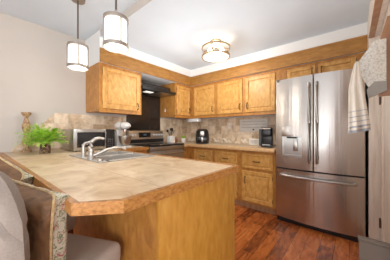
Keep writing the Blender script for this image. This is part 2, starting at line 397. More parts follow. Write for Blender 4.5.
# upper cabinets on the back wall
def upper_back(x0, x1, z0, doors, label, foot=True):
    r = thing('wall_cabinet', label, 'cabinet', ((x0+x1)/2, -.17, z0), 'upper cabinets')
    g = G().box(x0, x1, UB, 0, z0+.018, 2.02)
    if foot: g.box(x0, x1, UB-.002, UB+.02, z0, z0+.043)
    obj('body', g, 'oak', r)
    for (a, b, side) in doors:
        pu = (b-.035) if side > 0 else (a+.035); hu = a+.003 if side > 0 else b-.003
        add_door(r, 'x', a, b, z0+.048, 1.975, UB, pu, z0+(.15 if foot else .07), hu)
    return r
upper_back(.432, 1.030, 1.387, [(.52, .995, 1)], 'honey wood upper cabinet on the tiled wall with one door, next to the room corner')
upper_back(1.030, 1.562, 1.387, [(1.065, 1.535, 1)], 'honey wood upper cabinet on the tiled wall with one door, second from the refrigerator')
upper_back(1.562, 2.082, 1.387, [(1.59, 2.045, -1)], 'honey wood upper cabinet on the tiled wall with one door, directly left of the refrigerator')
r = thing('wall_cabinet', 'shallow honey wood cabinet with two low doors above the refrigerator', 'cabinet', (2.55, -.17, 1.80), 'upper cabinets')
obj('body', G().box(2.083, 3.018, UB, 0, 1.815, 2.02), 'oak', r)
add_door(r, 'x', 2.20, 2.535, 1.835, 1.985, UB, 2.50, 1.90, 2.203)
add_door(r, 'x', 2.565, 2.93, 1.835, 1.985, UB, 2.60, 1.90, 2.927)

# base cabinets on the back wall
CB = -.553
def base_back(x0, x1, cols, label):
    r = thing('base_cabinet', label, 'cabinet', ((x0+x1)/2, CB/2, 0), 'base cabinets')
    obj('body', G().box(x0, x1, CB, -.02, .095, .868), 'oak', r)
    obj('toe_kick', G().box(x0, x1, CB+.06, -.04, 0, .095), 'mid_wood', r)
    for a, b in cols:
        add_door(r, 'x', a, b, .605, .815, CB, (a+b)/2, .71, name='drawer', vert=False)
        add_door(r, 'x', a, b, .125, .565, CB, a+.05, .43, b-.003)
    return r
base_back(.66, 1.592, [(.70, 1.10), (1.15, 1.555)], 'honey wood base cabinet with two drawers, under the back counter, partly behind the peninsula')
base_back(1.592, 2.112, [(1.635, 2.075)], 'honey wood base cabinet with one drawer over one door, left of the refrigerator')
r = thing('base_cabinet', 'honey wood corner base cabinet between the range and the back counter', 'cabinet', (.3, -.4, 0), 'base cabinets')
obj('body', G().box(.02, .60, -.765, -.02, .095, .868).box(.60, .66, CB, -.02, .095, .868), 'oak', r)
obj('toe_kick', G().box(.04, .54, -.765, -.04, 0, .095), 'mid_wood', r)
r = thing('base_cabinet', 'honey wood base cabinet under the counter left of the range', 'cabinet', (.3, -1.75, 0), 'base cabinets')
obj('body', G().box(.02, .60, -1.99, -1.50, .095, .868), 'oak', r)
obj('toe_kick', G().box(.04, .54, -1.99, -1.50, 0, .095), 'mid_wood', r)
add_door(r, 'y', -1.94, -1.53, .635, .80, .60, -1.735, .717, name='drawer', vert=False)
add_door(r, 'y', -1.94, -1.53, .135, .60, .60, -1.6, .5)

# back worktop (L round the corner)
r = thing('worktop', 'tiled back worktop with wooden front edge running to the refrigerator', 'worktop', (1.2, -.3, .868))
obj('tile_top', G().prism([(.001, -.001), (2.118, -.001), (2.118, -.615), (.625, -.615), (.625, -.765), (.001, -.765)], .870, .910), 'travertine', r, smooth=False)
obj('front_edge', G().box(.625, 2.118, -.645, -.615, .862, .912, .004).box(.625, .655, -.765, -.645, .862, .912, .004), 'edge_light', r)

# ------------------------------------------------------------------ peninsula
PX, PY0, PY1 = 2.31, -2.955, -1.985
r = thing('peninsula_cabinet', 'golden wood peninsula base with a plain broad end panel', 'cabinet', (1.2, -2.3, 0))
SK = (.86, 1.46, -2.50, -2.07)
g = G().box(.002, SK[0]-.03, -2.655, -2.0, .0, .868).box(SK[1]+.03, 2.262, -2.655, -2.0, .0, .868).box(SK[0]-.03, SK[1]+.03, -2.655, -2.0, 0, .66)
g.box(SK[0]-.03, SK[1]+.03, -2.655, -2.54, .66, .868).box(SK[0]-.03, SK[1]+.03, -2.03, -2.0, .66, .868)
obj('body', g, 'oak', r)
obj('end_panel', G().box(2.262, 2.28, -2.657, -1.998, 0, .868, .002), 'oak_end', r)
# worktop: tiled slab with hole for the sink, wooden edging with chamfered corner
r = thing('worktop', 'large tiled peninsula worktop with clipped corner and wooden edging', 'worktop', (1.2, -2.4, .868))
def poly_slab(w):
    g = G()
    X1 = PX-w; Y0 = PY0+w; Y1 = PY1-w
    a, b, c, d = SK[0]-.005, SK[1]+.005, SK[2]-.005, SK[3]+.005
    ch = .125
    for p in ([(.001, Y0), (a, Y0), (a, Y1), (.001, Y1)], [(a, Y0), (b, Y0), (b, c), (a, c)], [(a, d), (b, d), (b, Y1), (a, Y1)],
              [(b, Y0), (2.205, Y0), (X1, PY0+ch-.0), (X1, Y1), (b, Y1)]):
        g.prism(p, .870, .910)
    g.box(.001, .615, Y1, -1.502, .870, .910)
    return g
obj('tile_top', poly_slab(.022), 'travertine', r, smooth=False)
def edging():
    g = G(); w = .022; z0, z1 = .871, .914
    g.prism([(.001, PY0), (2.20, PY0), (2.205, PY0+w), (.001, PY0+w)], z0, z1)
    g.prism([(2.20, PY0), (PX, PY0+.122), (PX-w, PY0+.125), (2.205, PY0+w)], z0, z1)
    g.prism([(PX, PY0+.122), (PX, PY1), (PX-w, PY1-w), (PX-w, PY0+.125)], z0, z1)
    g.prism([(PX, PY1), (.637, PY1), (.615, PY1-w), (PX-w, PY1-w)], z0, z1)
    g.prism([(.637, PY1), (.637, -1.502), (.615, -1.502), (.615, PY1-w)], z0, z1)
    return g
obj('wooden_edge', edging(), 'nosing', r, smooth=False)

# sink
r = thing('sink', 'stainless double bowl sink set into the peninsula worktop', 'sink', (1.16, -2.285, .70))
def sink():
    g = G(); x0, x1, y0, y1 = SK; z = .911; xm = (x0+x1)/2
    g.box(x0-.022, x1+.022, y0-.06, y0+.025, z, z+.008, .003, 1).box(x0-.022, x1+.022, y1-.025, y1+.022, z, z+.008, .003, 1)
    g.box(x0-.022, x0+.025, y0, y1, z, z+.008, .003, 1).box(x1-.025, x1+.022, y0, y1, z, z+.008, .003, 1).box(xm-.018, xm+.018, y0, y1, z, z+.008, .003, 1)
    return g
obj('rim', sink(), 'bowl_steel', r)
for (a, b) in ((SK[0]+.022, (SK[0]+SK[1])/2-.016), ((SK[0]+SK[1])/2+.016, SK[1]-.022)):
    g = G(); y0, y1 = SK[2]+.022, SK[3]-.022
    for (p, q) in (((a, y0), (b, y0)), ((b, y0), (b, y1)), ((b, y1), (a, y1)), ((a, y1), (a, y0))):
        g.box(min(p[0], q[0])-.002, max(p[0], q[0])+.002, min(p[1], q[1])-.002, max(p[1], q[1])+.002, .745, .914)
    g.box(a, b, y0, y1, .740, .746)
    bw = obj('bowl', g, 'bowl_steel', r)
    obj('drain', G().ring(((a+b)/2, (y0+y1)/2, .746), .045, .012, 0, .006), 'chrome', bw)
# faucet set
FZ = .919
r = thing('faucet', 'brushed nickel kitchen faucet with tall curved lever and low spout behind the sink', 'faucet', (1.26, -2.52, FZ))
obj('base', G().lathe([(.032, 0), (.030, .012), (.024, .02), (.022, .06), (.024, .075), (.02, .085)], (1.165, -2.525, FZ)).shift(.095, 0, 0), 'chrome', r)
obj('spout', G().tube([(1.165, -2.52, FZ+.02), (1.19, -2.47, FZ+.045), (1.215, -2.42, FZ+.07), (1.24, -2.37, FZ+.085), (1.26, -2.32, FZ+.086), (1.275, -2.285, FZ+.068)], .014, 12, [.018, .015, .012, .010, .010, .012]).shift(.095, 0, 0), 'chrome', r)
obj('lever', G().tube([(1.165, -2.525, FZ+.06), (1.163, -2.53, FZ+.10), (1.162, -2.525, FZ+.135), (1.172, -2.50, FZ+.16), (1.185, -2.47, FZ+.168), (1.20, -2.435, FZ+.162)], .01, 12, [.022, .021, .018, .014, .012, .009]).shift(.095, 0, 0), 'chrome', r)
r = thing('soap_dispenser', 'brushed nickel soap dispenser standing left of the faucet', 'dispenser', (1.11, -2.53, FZ))
obj('bottle', G().lathe([(.024, 0), (.022, .01), (.016, .02), (.016, .08), (.013, .1)], (1.05, -2.53, FZ)).shift(.06, 0, 0), 'chrome', r)
obj('nozzle', G().tube([(1.05, -2.53, FZ+.07), (1.048, -2.532, FZ+.10), (1.055, -2.515, FZ+.12), (1.07, -2.48, FZ+.127), (1.08, -2.46, FZ+.120)], .01, 10, [.019, .018, .015, .012, .010]).shift(.06, 0, 0), 'chrome', r)
solo('drain_cap', G().lathe([(.02, 0), (.024, .004), (.022, .016), (.008, .02)], (1.43, -2.527, FZ)), 'chrome', 'small round nickel cap on the sink ledge right of the faucet', 'cap')

# ------------------------------------------------------------------ refrigerator
FX0, FX1 = 2.128, 2.996; FM = 2.553
FYB = -.575
r = thing('refrigerator', 'stainless steel french door refrigerator with bottom freezer drawer', 'refrigerator', (2.56, -.3, 0))
obj('body', G().box(FX0+.01, FX1-.01, FYB, -.03, .05, 1.765, .004), 'grey_dark', r)
obj('base_grille', G().box(FX0+.02, FX1-.02, FYB-.03, FYB+.01, .0, .055), 'black', r)
def yf(x):     # bowed front
    t = (x-(FX0+FX1)/2)/((FX1-FX0)/2); return -.655+.045*t*t*1.0-(.0)
def bow(x0, x1, z0, z1, hole=None, n=14):
    g = G(); xs = [x0+(x1-x0)*i/n for i in range(n+1)]
    e = .006
    prof = [(x0, FYB)] + [(x0, yf(x0)+e)] + [(x, yf(x)) for x in [x0+e]+xs[1:-1]+[x1-e]] + [(x1, yf(x1)+e)] + [(x1, FYB)]
    if not hole: g.prism(prof, z0, z1); return g
    hx0, hx1, hz0, hz1 = hole
    g.prism(prof, z0, hz0); g.prism(prof, hz1, z1)
    l = [(x0, FYB), (x0, yf(x0)+e), (x0+e, yf(x0+e))]+[(x, yf(x)) for x in xs[1:-1] if x < hx0]+[(hx0, yf(hx0)), (hx0, FYB)]
    q = [(hx1, FYB), (hx1, yf(hx1))]+[(x, yf(x)) for x in xs[1:-1] if x > hx1]+[(x1-e, yf(x1)), (x1, yf(x1)+e), (x1, FYB)]
    g.prism(l, hz0, hz1); g.prism(q, hz0, hz1)
    g.box(hx0, hx1, FYB, FYB-.015, hz0, hz1)
    return g
HOLE = (2.215, 2.435, .83, 1.075)
ld = obj('door', bow(FX0, FM-.004, .685, 1.79, HOLE), 'steel', r)
rd = obj('door', bow(FM+.004, FX1, .685, 1.79), 'steel', r)
dw = obj('freezer_drawer', bow(FX0, FX1, .06, .668), 'steel', r)
def bar(x, z0, z1):
    y = yf(x)-.045; g = G()
    g.tube([(x, y+.045, z0+.02), (x, y+.01, z0+.02), (x, y-.002, z0+.06), (x, y-.006, (z0+z1)/2), (x, y-.002, z1-.06), (x, y+.01, z1-.02), (x, y+.045, z1-.02)], .013, 12)
    return g
obj('handle', bar(FM-.038, .76, 1.71), 'steel_plain', ld)
obj('handle', bar(FM+.038, .76, 1.71), 'steel_plain', rd)
hp = [(2.20, yf(2.2)+.0, .60), (2.20, yf(2.2)-.045, .60)]+[(x, yf(x)-.055, .60) for x in (2.25, 2.4, 2.56, 2.72, 2.87)]+[(2.92, yf(2.92)-.045, .60), (2.92, yf(2.92), .60)]
obj('handle', G().tube(hp, .014, 12), 'steel_plain', dw)
dp = obj('water_dispenser', G().box(HOLE[0], HOLE[1], FYB-.018, FYB-.03, HOLE[2], HOLE[3]).box(HOLE[0]+.005, HOLE[1]-.005, FYB-.02, yf(2.3)-.004, HOLE[2], HOLE[2]+.02).box(HOLE[0], HOLE[0]+.006, FYB-.02, yf(2.22)-.004, HOLE[2], HOLE[3]).box(HOLE[1]-.006, HOLE[1], FYB-.02, yf(2.43)-.004, HOLE[2], HOLE[3]), 'steel_plain', ld)
obj('nozzle', G().box(2.27, 2.38, FYB-.03, yf(2.3)-.006, HOLE[3]-.022, HOLE[3], .004), 'black', dp)
obj('paddle', G().box(2.335, 2.385, FYB-.035, FYB-.05, .90, 1.04, .006), 'steel_plain', dp)
obj('control_panel', G().box(HOLE[0]-.002, HOLE[1]+.002, yf(2.32)-.002, yf(2.32)+.01, HOLE[3]+.004, 1.205, .001), 'steel', ld)
obj('hinge_cover', G().box(FX0+.02, FX0+.10, -.62, -.50, 1.765, 1.80, .005), 'grey_dark', r)
obj('hinge_cover', G().box(FX1-.10, FX1-.02, -.62, -.50, 1.765, 1.80, .005), 'grey_dark', r)

# ------------------------------------------------------------------ range, hood, panel
RY0, RY1 = -1.495, -.772
r = thing('range', 'stainless steel freestanding range with black glass cooktop and knobbed back panel', 'stove', (.35, -1.13, 0))
obj('body', G().box(.03, .63, RY0+.003, RY1-.003, .04, .905), 'steel_plain', r)
obj('feet', G().box(.06, .58, RY0+.02, RY1-.02, 0, .04), 'black', r)
obj('cooktop', G().box(.03, .655, RY0+.003, RY1-.003, .905, .928, .004), 'black_gloss', r)
for (x, y, q) in ((.22, -1.32, .08), (.22, -.95, .08), (.48, -1.32, .1), (.48, -.95, .1)):
    obj('burner', G().ring((x, y, .928), q, q-.006, 0, .0012), 'grey_dark', r)
od = obj('oven_door', G().box(.63, .665, RY0+.006, RY1-.006, .22, .84, .004), 'steel_plain', r)
obj('window', G().box(.664, .668, RY0+.09, RY1-.09, .34, .68), 'black_gloss', od)
obj('handle', G().tube([(.665, RY0+.06, .79), (.705, RY0+.06, .79), (.71, (RY0+RY1)/2, .79), (.705, RY1-.06, .79), (.665, RY1-.06, .79)], .012), 'steel_plain', od)
obj('drawer', G().box(.63, .66, RY0+.006, RY1-.006, .05, .205, .004), 'steel_plain', r)
obj('front_strip', G().box(.63, .665, RY0+.003, RY1-.003, .85, .904, .003), 'steel_plain', r)
bg = obj('back_panel', G().prism([(.03, .928), (.12, .928), (.085, 1.145), (.03, 1.155)], RY0+.003, RY1-.003, 'y'), 'steel_plain', r)
def guard_pt(z): return .12-(z-.928)/(1.145-.928)*.035
for y in (-1.44, -1.38, -.995, -.935, -.875, -.815):
    obj('knob', G().cyl((guard_pt(1.07)-.004, y, 1.07), .021, .026, 'x', 16, .017), 'mixer', bg)
dsp = obj('display', G().box(.088, .106, -1.31, -1.07, 1.03, 1.115, .002), 'black_gloss', bg)
obj('clock', G().box(.1055, .1075, -1.22, -1.16, 1.065, 1.09), 'display', dsp)
obj('vent_panel', G().box(.108, .122, RY0+.01, RY1-.01, .935, 1.0), 'black', bg)

solo('splash_panel', G().box(.001, .014, -1.4855, -.775, .95, 1.90), 'hood_panel', 'tall dark brown glossy panel on the wall between range and hood', 'panel')
r = thing('range_hood', 'black slim under cabinet range hood with vent slots and lamp', 'hood', (.2, -1.13, 1.79))
obj('body', G().prism([(.016, 1.93), (.30, 1.93), (.32, 1.86), (.016, 1.83)], -1.478, -.782, 'y', .003), 'black', r)
obj('canopy', G().prism([(.016, 1.83), (.016, 1.79), (.46, 1.79), (.47, 1.825), (.32, 1.86), (.016, 1.86)], -1.480, -.780, 'y', .002), 'black', r)
for k in range(7):
    obj('vent_slot', G().box(.305, .316, -1.44+k*.09, -1.37+k*.09, 1.885, 1.905), 'grey_dark', r)
obj('lamp', G().box(.24, .34, -1.33, -1.18, 1.782, 1.792, .002), 'lamp_on', r)
obj('filter', G().box(.06, .42, -1.12, -.82, 1.784, 1.791), 'steel_plain', r)

# ------------------------------------------------------------------ worktop things, left
# microwave
r = thing('microwave', 'small stainless countertop microwave with dark door, beside the fern', 'microwave', (.3, -2.19, .912))
MX, MY0, MY1, MZ0, MZ1 = .525, -2.424, -1.955, .922, 1.165
obj('case', G().box(.13, MX-.015, MY0, MY1, MZ0, MZ1, .004), 'steel_plain', r)
fr = obj('door', G().box(MX-.015, MX, MY0, MY1-.11, MZ0, MZ1, .003), 'steel_plain', r)
obj('window', G().box(MX, MX+.003, MY0+.035, MY1-.12, MZ0+.035, MZ1-.035), 'black_gloss', fr)
obj('handle', G().tube([(MX, MY1-.13, MZ0+.03), (MX+.03, MY1-.13, MZ0+.04), (MX+.03, MY1-.13, MZ1-.04), (MX, MY1-.13, MZ1-.03)], .007), 'chrome', fr)
cp = obj('control_panel', G().box(MX-.015, MX+.001, MY1-.108, MY1, MZ0, MZ1, .002), 'black_gloss', r)
for k in range(12):
    obj('button', G().box(MX+.001, MX+.003, MY1-.09+(k % 3)*.026, MY1-.072+(k % 3)*.026, MZ0+.03+(k//3)*.026, MZ0+.046+(k//3)*.026), 'grey_dark', cp)
for x in (.16, .48):
    for y in (MY0+.04, MY1-.04): obj('foot', G().cyl((x, y, .911), .012, .012, n=10), 'rubber', r)
# fern
PC = Vector((.40, -2.65, .9105))
r = thing('potted_fern', 'bushy bright green fern in a mottled round pot on the peninsula worktop', 'plant', PC)
obj('pot', G().lathe([(.044, 0), (.047, .005), (.047, .13), (.050, .135), (.046, .135), (.044, .09)], PC), 'pot_glass', r)
obj('soil', G().cyl((PC.x, PC.y, PC.z+.09), .043, .015), 'carved', r)
g = G(); random.seed(3)
for k in range(230):
    a = random.uniform(0, 2*PI); L = random.uniform(.13, .27); el = random.uniform(.2, 1.35)
    dx, dy = math.cos(a), math.sin(a)
    if PC.x+dx*L < .06: L *= .7
    if dy > .3: L = min(L, .19)
    pts = []
    for i in range(9):
        t = i/8; rr = .02+L*t*math.cos(el*.8); zz = .11+L*(math.sin(el)*t*1.0-.5*t*t*(1-.3*el))+.03*t
        pts.append(PC+Vector((dx*rr, dy*rr, max(zz, .02))))
    side = Vector((-dy, dx, 0))
    for i in range(1, 9):
        w = .021*(1-abs(i/8-.45)*1.1)+.003; p = pts[i]; d = (pts[i]-pts[i-1]).normalized()
        for sgn in (-1, 1):
            tip = p+side*sgn*w+d*w*.5+Vector((0, 0, random.uniform(-.006, .004)))
            b0 = p-d*.008; b1 = p+d*.005
            v = [g.b.verts.new(q) for q in (b0, b0.lerp(tip, .6)-d*.004, tip, b1.lerp(tip, .5)+d*.005)]
            g.b.faces.new(v)
    for i in range(8):
        v = [g.b.verts.new(q) for q in (pts[i]-side*.0015, pts[i+1]-side*.0012, pts[i+1]+side*.0012, pts[i]+side*.0015)]
        g.b.faces.new(v)
obj('foliage', g, 'leaf', r, smooth=False, solid=.0008)
# candle holder
solo('candle_holder', G().lathe([(.048, 0), (.048, .02), (.028, .035), (.024, .06), (.036, .10), (.038, .14), (.024, .17), (.018, .2), (.030, .235), (.040, .27), (.036, .31), (.022, .345), (.016, .375), (.022, .395), (.044, .42), (.046, .44), (.03, .443), (.026, .43)], (.12, -2.76, .9105)),
     'carved', 'tall turned brown wooden candle holder standing behind the fern', 'candle holder')
# stand mixer
MC = Vector((.47, -1.83, .9105)); MR = math.radians(-78)
r = thing('stand_mixer', 'silver white stand mixer with steel bowl, between microwave and range', 'mixer', MC)
# front of the mixer points towards +y; side on to the camera
obj('base', G().box(MC.x-.08, MC.x+.08, MC.y-.10, MC.y+.13, .911, .945, .014, 3).rot(MC, MR), 'mixer', r)
obj('column', G().prism([(MC.y-.10, .94), (MC.y-.02, .94), (MC.y-.035, 1.06), (MC.y-.015, 1.16), (MC.y-.09, 1.16)], MC.x-.045, MC.x+.045, 'x', .01).rot(MC, MR), 'mixer', r)
hd = obj('head', G().ball((MC.x, MC.y+.02, 1.215), .062, .145, .058, 24, 16).rot(MC, MR), 'mixer', r)
obj('band', G().lathe([(.0605, -.008), (.0605, .008)], (MC.x, MC.y+.055, 1.215), 'y', 24, False).rot(MC, MR), 'chrome', hd, solid=.004)
obj('hub', G().cyl((MC.x, MC.y+.07, 1.14), .024, .04).rot(MC, MR), 'chrome', hd)
obj('bowl', G().lathe([(.035, 0), (.05, .01), (.07, .05), (.082, .11), (.084, .13), (.080, .13), (.066, .05), (.02, .012)], (MC.x, MC.y+.07, .946)).rot(MC, MR), 'chrome', r)
obj('knob', G().cyl((MC.x+.045, MC.y-.05, 1.15), .012, .02, 'x', 12).rot(MC, MR), 'chrome', r)

# ------------------------------------------------------------------ corner things
r = thing('utensil_crock', 'square white ceramic crock right of the range', 'crock', (.2, -.665, .9105))
obj('pot', G().box(.145, .255, -.715, -.61, .9105, 1.045, .008), 'white', r)
k = 0
for (dx, dy, h, kind) in ((-.02, -.03, .19, 0), (.01, -.01, .2, 1), (.02, .025, .18, 0), (-.015, .03, .205, 1), (.03, -.03, .17, 2)):
    g = G(); p = Vector((.2+dx*.4, -.663+dy*.4, 1.046)); q = Vector((.2+dx*1.8, -.663+dy*1.9, .95+h))
    nm = ['ladle', 'spatula', 'serving_spoon'][kind]
    g.tube([p, p.lerp(q, .5), q], .005, 8)
    if kind == 0: g.ball(q, .022, .022, .028, 12, 8)
    elif kind == 1: g.box(q.x-.004, q.x+.004, q.y-.022, q.y+.022, q.z-.02, q.z+.045, .003)
    else: g.ball(q, .012, .024, .032, 12, 8)
    lab = ['black ladle with round bowl, leftmost in the white crock', 'black flat spatula, in the middle of the white crock', 'grey steel round ladle, towards the right of the white crock', 'black flat spatula at the right rim of the white crock', 'grey serving spoon leaning out to the left front of the crock'][k]
    solo(nm, g, 'black' if k in (0, 1, 3) else 'chrome', lab, 'utensil', 'utensils in the white crock'); k += 1
r = thing('pepper_mill', 'small dark wooden pepper mill between the crock and the little plant', 'mill', (.2, -.52, .9105))
obj('body', G().lathe([(.022, 0), (.024, .01), (.016, .04), (.019, .075)], (.2, -.52, .9105), n=14), 'dark_wood', r)
obj('top', G().lathe([(.016, .076), (.021, .088), (.018, .105), (.006, .118)], (.2, -.52, .9105), n=14), 'mid_wood', r)
solo('oil_bottle', G().lathe([(.018, 0), (.019, .07), (.008, .09), (.008, .115)], (.15, -.46, .9105), n=14), 'copper', 'small amber bottle behind the pepper mill', 'bottle')
r = thing('potted_succulent', 'small green plant in a white pot in the counter corner', 'plant', (.24, -.36, .9105))
obj('pot', G().lathe([(.036, 0), (.052, .085), (.047, .085), (.04, .07), (.001, .068)], (.24, -.36, .9105)), 'white', r)
g = G(); random.seed(5)
for i in range(40):
    a = random.uniform(0, 2*PI); e = random.uniform(.5, 1.4); L = random.uniform(.05, .09)
    b = Vector((.24, -.36, .975)); t = b+Vector((math.cos(a)*math.cos(e), math.sin(a)*math.cos(e), math.sin(e)))*L
    g.tube([b, b.lerp(t, .55), t], .01, 6, [.004, .011, .002])
obj('foliage', g, 'leaf', r)
# under cabinet light
r = thing('under_cabinet_light', 'white box light fixed below the upper cabinet near the room corner', 'lamp', (.465, -.27, 1.33))
obj('housing', G().box(.33, .60, -.325, -.22, 1.325, 1.386, .004), 'white_plastic', r)
obj('diffuser', G().box(.345, .585, -.315, -.23, 1.318, 1.326, .002), 'white', r)
# air fryer
AC = Vector((.80, -.45, .9105)); AR = math.radians(37)
r = thing('air_fryer', 'black egg shaped air fryer on the back worktop', 'air fryer', AC)
obj('body', G().lathe([(.10, 0), (.118, .012), (.125, .07), (.122, .15), (.110, .23), (.08, .262), (.0015, .27)], AC, n=32).rot(AC, AR), 'black', r)
dr = obj('basket', G().box(AC.x-.085, AC.x+.085, AC.y-.128, AC.y-.07, AC.z+.03, AC.z+.13, .012).rot(AC, AR), 'black_gloss', r)
obj('handle', G().box(AC.x-.014, AC.x+.014, AC.y-.175, AC.y-.12, AC.z+.06, AC.z+.115, .008).box(AC.x-.014, AC.x+.014, AC.y-.185, AC.y-.165, AC.z+.045, AC.z+.125, .006).rot(AC, AR), 'chrome', dr)
obj('dial_panel', G().box(AC.x-.035, AC.x+.035, AC.y-.124, AC.y-.10, AC.z+.145, AC.z+.225, .006).rot(AC, AR), 'chrome', r)
# coffee maker
CC = Vector((1.945, -.37, .9105)); CR = math.radians(14)
r = thing('coffee_maker', 'black single cup coffee maker next to the refrigerator', 'coffee maker', CC)
obj('base', G().box(CC.x-.075, CC.x+.068, CC.y-.13, CC.y+.14, .9105, .945, .012).rot(CC, CR), 'black', r)
obj('tower', G().box(CC.x-.073, CC.x+.066, CC.y-.06, CC.y+.14, .94, 1.17, .015).rot(CC, CR), 'black', r)
obj('head', G().box(CC.x-.075, CC.x+.068, CC.y-.13, CC.y+.14, 1.06, 1.195, .035, 4).rot(CC, CR), 'black', r)
obj('lid_handle', G().tube([(CC.x-.07, CC.y-.09, 1.195), (CC.x-.07, CC.y-.145, 1.175), (CC.x+.045, CC.y-.145, 1.175), (CC.x+.045, CC.y-.09, 1.195)], .009).rot(CC, CR), 'chrome', r)
obj('reservoir', G().box(CC.x-.115, CC.x-.078, CC.y-.06, CC.y+.12, .925, 1.17, .01).rot(CC, CR), 'grey_dark', r)
obj('drip_tray', G().box(CC.x-.06, CC.x+.04, CC.y-.14, CC.y-.03, .945, .953).rot(CC, CR), 'chrome', r)
# wall sign with faint writing
r = thing('wall_sign', 'wide whitewashed wooden sign with faint script above the back worktop', 'sign', (1.57, -.012, 1.1))
sb = obj('board', G().box(1.33, 1.83, -.032, -.0125, 1.125, 1.345, .002), 'sign_wood', r)
for row, (z, x0, x1) in enumerate(((1.305, 1.38, 1.78), (1.255, 1.36, 1.80), (1.205, 1.36, 1.76))):
    g = G(); pts = []
    n = 70
    for i in range(n+1):
        x = x0+(x1-x0)*i/n; pts.append((x+.004*math.sin(i*1.9), -.0335, z+.011*math.sin(i*1.35+row)*(.6+.4*math.sin(i*.31))))
    g.tube(pts, .0022, 4); obj('lettering', g, 'ink', sb)
obj('emblem', G().cyl((1.585, -.036, 1.165), .014, .004, 'y', 14), 'black', sb)
# small card on the counter
r = thing('framed_card', 'small cream framed card propped on the back worktop below the sign', 'card', (1.64, -.14, .9105))
obj('frame', G().box(1.56, 1.745, -.155, -.143, .9105, 1.015, .003), 'paper', r)
obj('picture', G().box(1.575, 1.73, -.158, -.1545, .925, 1.0), 'sign_wood', r)
for z in (.985, .965, .945): obj('lettering', G().box(1.60, 1.70, -.1592, -.158, z-.0025, z+.0025), 'ink', r)
r = thing('outlet', 'white wall outlet plate on the backsplash left of the wooden sign', 'outlet', (1.11, -.012, 1.2))
pl = obj('plate', G().box(1.06, 1.15, -.018, -.0125, 1.17, 1.30, .002), 'tile_cream', r)
for z in (1.205, 1.262): obj('socket', G().box(1.088, 1.122, -.0195, -.018, z-.014, z+.014, .0005), 'white', pl)
# little hook on the cabinet side beside the hood
solo('wall_hook', G().box(.15, .175, -.779, -.7735, 1.50, 1.56, .001).box(.155, .17, -.795, -.779, 1.505, 1.515), 'white_plastic', 'small white hook on the cabinet side right of the range hood', 'hook')

# ------------------------------------------------------------------ lamps
def pendant(x, y, zb, zt, rad, label, power, turn):
    r = thing('pendant_lamp', label, 'lamp', (x, y, zb), 'pendant lamps over the peninsula')
    c = (x, y, 0)
    obj('canopy', G().lathe([(.06, DC-.03), (.062, DC-.012), (.06, DC-.0005)], c), 'nickel_dark', r)
    obj('rod', G().cyl((x, y, zt+.06), .007, DC-.03-zt-.06, n=12), 'rod', r)
    obj('socket_cap', G().lathe([(.009, zt+.06), (.011, zt+.045), (.022, zt+.04), (.022, zt+.032), (.013, zt+.028), (.013, zt+.01), (.026, zt+.006), (.026, zt-.03)], c), 'chrome', r)
    g = G().ring((x, y, 0), rad+.004, rad-.006, zt-.018, zt+.004).ring((x, y, 0), rad+.005, rad-.006, zb, zb+.028)
    for k in range(4):
        a = 2*PI*k/4+turn; p = (x+math.cos(a)*(rad+.003), y+math.sin(a)*(rad+.003))
        g.tube([(p[0], p[1], zb+.01), (p[0], p[1], zt)], .005, 6)
        g.tube([(p[0], p[1], zt), (x+math.cos(a)*.02, y+math.sin(a)*.02, zt+.006)], .004, 6)
    obj('frame', g, 'nickel_dark', r)
    sh = obj('glass_shade', G().lathe([(rad-.008, zb+.004), (rad-.008, zt-.004)], c, 'z', 40, False), 'glow', r, solid=.003)
    obj('diffuser', G().lathe([(rad-.009, zb+.003), (rad*.6, zb-.004), (.001, zb-.006)], c, 'z', 40, False), 'glow', r)
    obj('bulb', G().ball((x, y, (zb+zt)/2+.03), .03, .03, .045), 'glow_hot', r)
    point('pendant_light', (x, y, zb-.05), power, .06)
pendant(.885, -2.5, 1.742, 1.962, .083, 'metal pendant lamp with lit glass cylinder, hanging in front of the bare left wall', 5, -.25)
pendant(1.616, -2.5, 1.73, 1.94, .080, 'metal pendant lamp with lit glass cylinder, hanging in front of the cabinet fascia', 5, -.1)
# flush ceiling lamp
lx, ly = 1.5, -1.06
r = thing('ceiling_lamp', 'round two ring bronze ceiling lamp with warm glass, over the kitchen floor', 'lamp', (lx, ly, KC))
c = (lx, ly, 0)
obj('canopy', G().lathe([(.075, KC-.0005), (.075, KC-.02), (.04, KC-.03), (.012, KC-.035)], c), 'bronze', r)
obj('stem', G().cyl((lx, ly, KC-.11), .01, .08), 'bronze', r)
for nm, z in (('upper_ring', 2.235), ('lower_ring', 2.12)):
    obj(nm, G().ring(c, .188, .178, z, z+.022), 'bronze', r)
for k in range(3):
    a = 2*PI*k/3+.9; p = (lx+.183*math.cos(a), ly+.183*math.sin(a))
    obj('strap', G().tube([(p[0], p[1], 2.125), (p[0], p[1], 2.25)], .006, 6).tube([(p[0], p[1], 2.246), (lx+.01*math.cos(a), ly+.01*math.sin(a), 2.246)], .005, 6), 'bronze', r)
obj('glass_shade', G().lathe([(.174, 2.252), (.174, 2.142)], c, 'z', 40, False), 'clear_glass', r)
obj('diffuser', G().lathe([(.176, 2.142), (.165, 2.120), (.12, 2.106), (.06, 2.099), (.001, 2.096)], c, 'z', 40, False), 'glow_warm', r)
for t in (-.06, .06):
    obj('bulb', G().ball((lx+t, ly+t*.6, 2.20), .028, .028, .04), 'glow_hot', r)
obj('finial', G().lathe([(.016, 2.094), (.018, 2.086), (.006, 2.076)], c), 'bronze', r)
point('ceiling_lamp_light', (lx, ly, 2.285), 5, .04, (1, .84, .66))
point('ceiling_lamp_light', (lx, ly, 2.03), 14, .1, (1, .93, .84))

